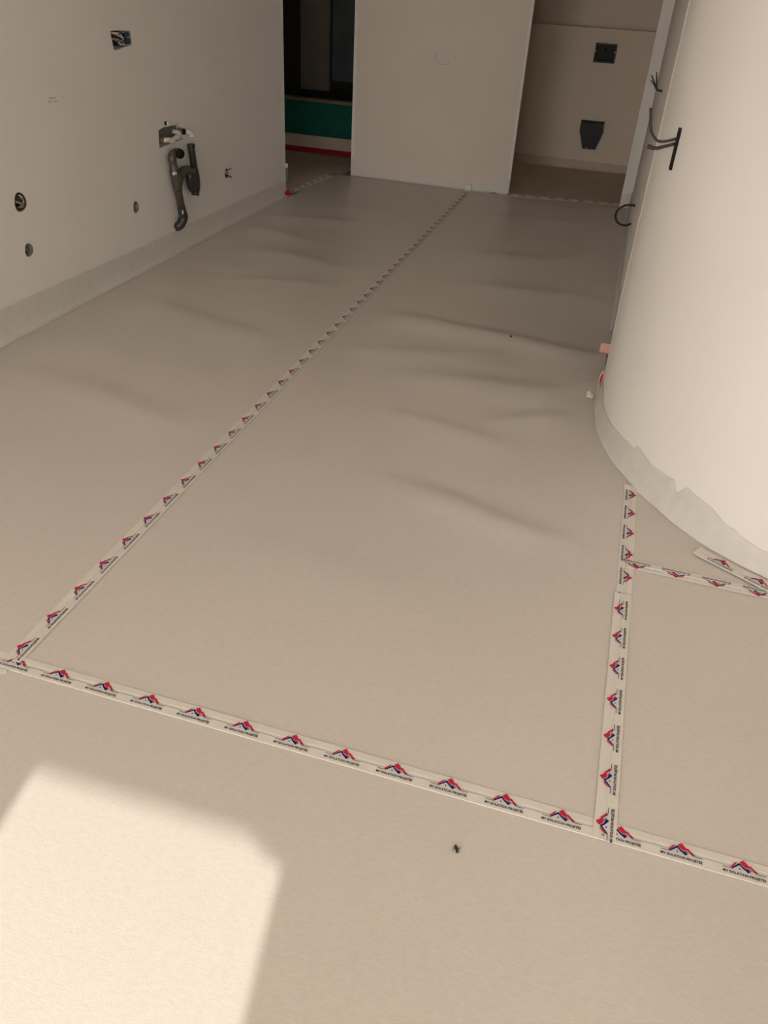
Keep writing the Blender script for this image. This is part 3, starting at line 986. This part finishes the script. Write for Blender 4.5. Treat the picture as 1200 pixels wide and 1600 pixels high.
# ---------------------------------------------------------------- end of the left wall: cable stub and red tape
cs = thing('cable_stub', 'dark cable stub with a white tip hanging at the end of the left wall', 'cable', (XL + 0.008, YL + 0.01, 0.10))
co = Vector(cs.location)
part('sheath', 'cable_grey', lambda b: tube(b, [(XL + 0.006, YL + 0.012, 0.20), (XL + 0.009, YL + 0.014, 0.15), (XL + 0.006, YL + 0.010, 0.098)], [0.010, 0.011, 0.005], 8, 3), cs, co)
part('white_tip', 'white_plastic', lambda b: tube(b, [(XL + 0.006, YL + 0.013, 0.196), (XL + 0.006, YL + 0.012, 0.225)], [0.012, 0.010], 10, 2), cs, co)

bm = bmesh.new()
bmesh.ops.create_icosphere(bm, subdivisions=3, radius=1.0)
for v in bm.verts:
    c = v.co
    k = 1 + 0.28 * noise.noise((c.x * 1.7, c.y * 1.7, c.z * 1.7 + 5)) + 0.12 * noise.noise((c.x * 4, c.y * 4, c.z * 4))
    taper = 1 - 0.45 * max(0, c.z)
    v.co = Vector((XL + 0.034 + c.x * 0.026 * k * taper, YL - 0.035 + c.y * 0.03 * k * taper, 0.022 + c.z * 0.0205 * k))
tag(bm_obj('crumpled_tape', bm, 'red_tape', smooth=False), 'crumpled lump of red tape at the foot of the left wall end', 'tape')

# ---------------------------------------------------------------- bathroom: tub surround
ts = thing('bathtub_surround', 'built-in tub surround with green plasterboard front in the dark bathroom', 'bathtub', (-2.9, 7.93, 0))
to = Vector(ts.location)
part('front_panel', 'green', lambda b: box(b, -3.69, -1.45, 7.935, 7.955, 0.14, 0.425), ts, to, False)
part('ledge', 'bath_beige', lambda b: box(b, -3.69, -1.45, 7.928, 8.06, 0.430, 0.462, 0.004), ts, to, False)
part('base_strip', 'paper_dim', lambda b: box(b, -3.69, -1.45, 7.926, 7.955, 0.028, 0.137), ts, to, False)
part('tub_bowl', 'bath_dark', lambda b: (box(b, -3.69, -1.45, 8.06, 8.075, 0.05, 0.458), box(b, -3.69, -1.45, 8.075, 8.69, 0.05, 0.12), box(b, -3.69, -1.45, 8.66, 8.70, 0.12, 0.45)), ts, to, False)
bm = bmesh.new()
prism(bm, [(-3.69, 7.86), (-1.45, 7.60), (-1.45, 7.922), (-3.69, 7.922)], 0.0015, 0.004)
box(bm, -3.69, -1.45, 7.919, 7.924, 0.004, 0.026)
tag(bm_obj('red_tape_strip', bm, 'red_tape'), 'red tape strip along the foot of the tub surround', 'tape')

# ---------------------------------------------------------------- toilet wall: flush box and waste cover
fb = thing('flush_box', 'black square flush box set into the toilet back wall', 'flush box', (-0.39, 8.55, 1.0))
fo = Vector(fb.location)


def frame(b):
    x0, x1, z0, z1, w_ = -0.488, -0.298, 0.923, 1.076, 0.016
    ya, yb2 = 8.512, 8.549
    for (a, b2, c, d) in ((x0, x1, z1 - w_, z1), (x0, x1, z0, z0 + w_), (x0, x0 + w_, z0 + w_, z1 - w_), (x1 - w_, x1, z0 + w_, z1 - w_)):
        box(b, a, b2, ya, yb2, c, d, 0.002)


part('frame', 'black', frame, fb, fo, False)
part('cover', 'black_soft', lambda b: box(b, -0.472, -0.314, 8.522, 8.545, 0.939, 1.060, 0.004), fb, fo, False)
part('knob', 'black', lambda b: tube(b, [(-0.39, 8.524, 1.028), (-0.39, 8.514, 1.028)], 0.013, 14, 1), fb, fo)
for x in (-0.480, -0.306):
    part('screw', 'white_plastic', lambda b, x=x: tube(b, [(x, 8.514, 1.012), (x, 8.509, 1.012)], 0.0055, 10, 1), fb, fo)
wc = thing('waste_cover', 'black tapered cover over the toilet waste outlet, low on the back wall', 'cover', (-0.39, 8.55, 0.3))
wo2 = Vector(wc.location)


def taper(b):
    pts = [(-0.495, 0.425), (-0.281, 0.425), (-0.279, 0.40), (-0.272, 0.345), (-0.318, 0.188), (-0.446, 0.188), (-0.500, 0.345), (-0.502, 0.40)]
    r0 = [b.verts.new((x, 8.549, z)) for x, z in pts]
    cx, cz = -0.388, 0.32
    r1 = [b.verts.new((cx + (x - cx) * 0.96, 8.50, cz + (z - cz) * 0.96)) for x, z in pts]
    b.faces.new(r0); b.faces.new(r1)
    for q in range(len(pts)):
        b.faces.new((r0[q], r0[(q + 1) % 8], r1[(q + 1) % 8], r1[q]))


part('body', 'black', taper, wc, wo2, False)
part('rim', 'black_soft', lambda b: box(b, -0.498, -0.277, 8.488, 8.549, 0.424, 0.438, 0.003), wc, wo2, False)
part('screw', 'white_plastic', lambda b: tube(b, [(-0.405, 8.502, 0.205), (-0.405, 8.497, 0.205)], 0.005, 10, 1), wc, wo2)

# ---------------------------------------------------------------- wires on the right
xw = lambda y: 0.1035 if y < 5.4 else 0.10
sp = thing('wire_spray', 'three thin dark wires fanning out of the corridor wall, topmost', 'wires', (0.105, 5.05, 1.025))
so = Vector(sp.location)
for tip in ((0.036, 5.05, 1.076), (0.057, 5.06, 1.114), (0.033, 5.04, 1.100)):
    tp = Vector(tip)
    part('wire', 'cable_dark', lambda b, tp=tp: tube(b, [(0.108, 5.05, 1.028), (0.078, 5.05, 1.034), (0.6 * 0.075 + 0.4 * tp.x, 5.05, 0.55 * 1.036 + 0.45 * tp.z), tuple(tp)], [0.006, 0.005, 0.0038, 0.003], 7, 4), sp, so)
bx = thing('junction_wires', 'mauve and grey cable ends coming out of the slot in the curved wall', 'wires', (0.13, 2.85, 1.07))
bo = Vector(bx.location)
part('cable', 'cable_mauve', lambda b: tube(b, [(0.135, 2.85, 1.085), (0.108, 2.85, 1.075), (0.080, 2.85, 1.074), (0.056, 2.85, 1.098), (0.046, 2.85, 1.130), (0.038, 2.85, 1.164)], 0.0042, 8, 4), bx, bo)
part('cable', 'cable_dark', lambda b: tube(b, [(0.135, 2.848, 1.07), (0.106, 2.848, 1.060), (0.080, 2.848, 1.052), (0.055, 2.848, 1.056)], [0.005, 0.005, 0.0055, 0.007], 8, 4), bx, bo)
part('slot_shade_insert', 'pvc_in', lambda b: box(b, 0.135, 0.16, 2.836, 2.87, 0.995, 1.115), bx, bo, False)  # blackened filler stands in for the shade deep in the slot
lp = tag(part('cable_loop', 'cable_black', lambda b: tube(b, [(0.112, 5.34, 0.369), (0.085, 5.34, 0.370), (0.045, 5.34, 0.363), (0.012, 5.34, 0.335), (0.003, 5.34, 0.300), (0.016, 5.34, 0.266), (0.045, 5.34, 0.249), (0.078, 5.34, 0.247), (0.112, 5.34, 0.262)], 0.0068, 10, 5), None, Vector((0.1, 5.34, 0.31))),
         'thick black cable loop bulging out low on the corridor wall', 'cable')
lp.location = (0.1, 5.34, 0.31)

# ---------------------------------------------------------------- scraps at the curved wall edge
bm = bmesh.new()
a0 = [bm.verts.new(p) for p in ((0.062, 3.735, 0.002), (0.112, 3.735, 0.002), (0.112, 3.752, 0.052), (0.068, 3.752, 0.053), (0.062, 3.750, 0.047))]
c0 = [bm.verts.new((v.co.x, v.co.y + 0.002, v.co.z)) for v in a0]
bm.faces.new(a0); bm.faces.new(c0)
for q in range(5):
    bm.faces.new((a0[q], a0[(q + 1) % 5], c0[(q + 1) % 5], c0[q]))
tag(bm_obj('tape_scrap', bm, 'pink'), 'square pink tape scrap sticking out behind the curved wall edge', 'tape')
tf = thing('folded_tape', 'folded red and pink tape stuck upright at the curved wall edge', 'tape', (0.09, 3.40, 0.01))
fo2 = Vector(tf.location)


def fold(b, pts, th):
    a = [b.verts.new(p) for p in pts]
    c = [b.verts.new((p[0], p[1] + th, p[2])) for p in pts]
    b.faces.new(a); b.faces.new(c)
    for q in range(len(pts)):
        b.faces.new((a[q], a[(q + 1) % len(pts)], c[(q + 1) % len(pts)], c[q]))


part('pink_face', 'pink', lambda b: fold(b, [(0.080, 3.37, 0.010), (0.081, 3.37, 0.052), (0.092, 3.37, 0.072), (0.0975, 3.37, 0.060), (0.0965, 3.37, 0.012)], 0.002), tf, fo2, False)
part('red_fold', 'deep_red', lambda b: fold(b, [(0.084, 3.366, 0.012), (0.086, 3.366, 0.045), (0.091, 3.366, 0.062), (0.0935, 3.366, 0.045), (0.0925, 3.366, 0.012)], 0.002), tf, fo2, False)
bm = bmesh.new()
a = [bm.verts.new(p) for p in ((0.040, 3.20, 0.010), (0.066, 3.19, 0.010), (0.072, 3.215, 0.012), (0.048, 3.235, 0.022), (0.040, 3.228, 0.018))]
c = [bm.verts.new((v.co.x, v.co.y, v.co.z + 0.002)) for v in a]
bm.faces.new(a); bm.faces.new(c)
for q in range(5):
    bm.faces.new((a[q], a[(q + 1) % 5], c[(q + 1) % 5], c[q]))
tag(bm_obj('film_scrap', bm, 'white_plastic'), 'little white film scrap sticking out at the end of the curved skirting film', 'scrap')

# ---------------------------------------------------------------- fly and crumb
fl = thing('dead_fly', 'tiny dead black fly on the foreground paper', 'insect', (-0.046, 0.941, height(-0.046, 0.941)))
fz = Vector(fl.location)


def flybody(b):
    c = fz + Vector((0, 0, 0.0032))
    bmesh.ops.create_uvsphere(b, u_segments=12, v_segments=8, radius=0.0035, matrix=Matrix.Translation(c) @ Matrix.Rotation(0.4, 4, 'Z') @ Matrix.Diagonal((0.8, 1.5, 0.85, 1)))
    bmesh.ops.create_uvsphere(b, u_segments=10, v_segments=6, radius=0.0022, matrix=Matrix.Translation(c + Vector((-0.0026, 0.0058, 0))))
    bmesh.ops.create_uvsphere(b, u_segments=10, v_segments=6, radius=0.0028, matrix=Matrix.Translation(c + Vector((0.0022, -0.0052, -0.0004))) @ Matrix.Diagonal((0.9, 1.4, 0.8, 1)))


part('body', 'fly', flybody, fl, fz)
for sx_, ang in ((-1, 0.5), (1, 0.1)):
    part('wing', 'fly', lambda b, sx_=sx_, ang=ang: bmesh.ops.create_uvsphere(b, u_segments=10, v_segments=4, radius=0.0030, matrix=Matrix.Translation(fz + Vector((sx_ * 0.0038, -0.001, 0.005))) @ Matrix.Rotation(sx_ * 0.7 + ang, 4, 'Z') @ Matrix.Diagonal((1.0, 0.45, 0.06, 1))), fl, fz)
for k in range(6):
    sx_ = -1 if k % 2 else 1
    yy2 = -0.003 + 0.003 * (k // 2)
    part('leg', 'fly', lambda b, sx_=sx_, yy2=yy2: tube(b, [fz + Vector((sx_ * 0.002, yy2, 0.003)), fz + Vector((sx_ * 0.005, yy2 * 1.5, 0.0045)), fz + Vector((sx_ * 0.0075, yy2 * 2, 0.0004))], 0.0004, 5, 2), fl, fz)
bm = bmesh.new()
zc = height(-0.371, 3.713)
bmesh.ops.create_icosphere(bm, subdivisions=2, radius=0.006, matrix=Matrix.Translation((-0.371, 3.713, zc + 0.004)) @ Matrix.Diagonal((1, 1.3, 0.7, 1)))
for v in bm.verts:
    v.co += Vector((noise.noise(v.co * 300), noise.noise(v.co * 300 + Vector((5, 0, 0))), 0)) * 0.002
tag(bm_obj('dirt_crumb', bm, 'fly'), 'tiny dark crumb lying on the wrinkled middle paper', 'crumb')
bm = bmesh.new()
prism(bm, [(-1.232, 1.044), (-1.214, 1.040), (-1.198, 1.048), (-1.202, 1.056), (-1.226, 1.053)], 0.0006, 0.002)
tag(bm_obj('tape_scrap', bm, 'white_plastic'), 'little white scrap at the left end of the foreground tape', 'scrap')
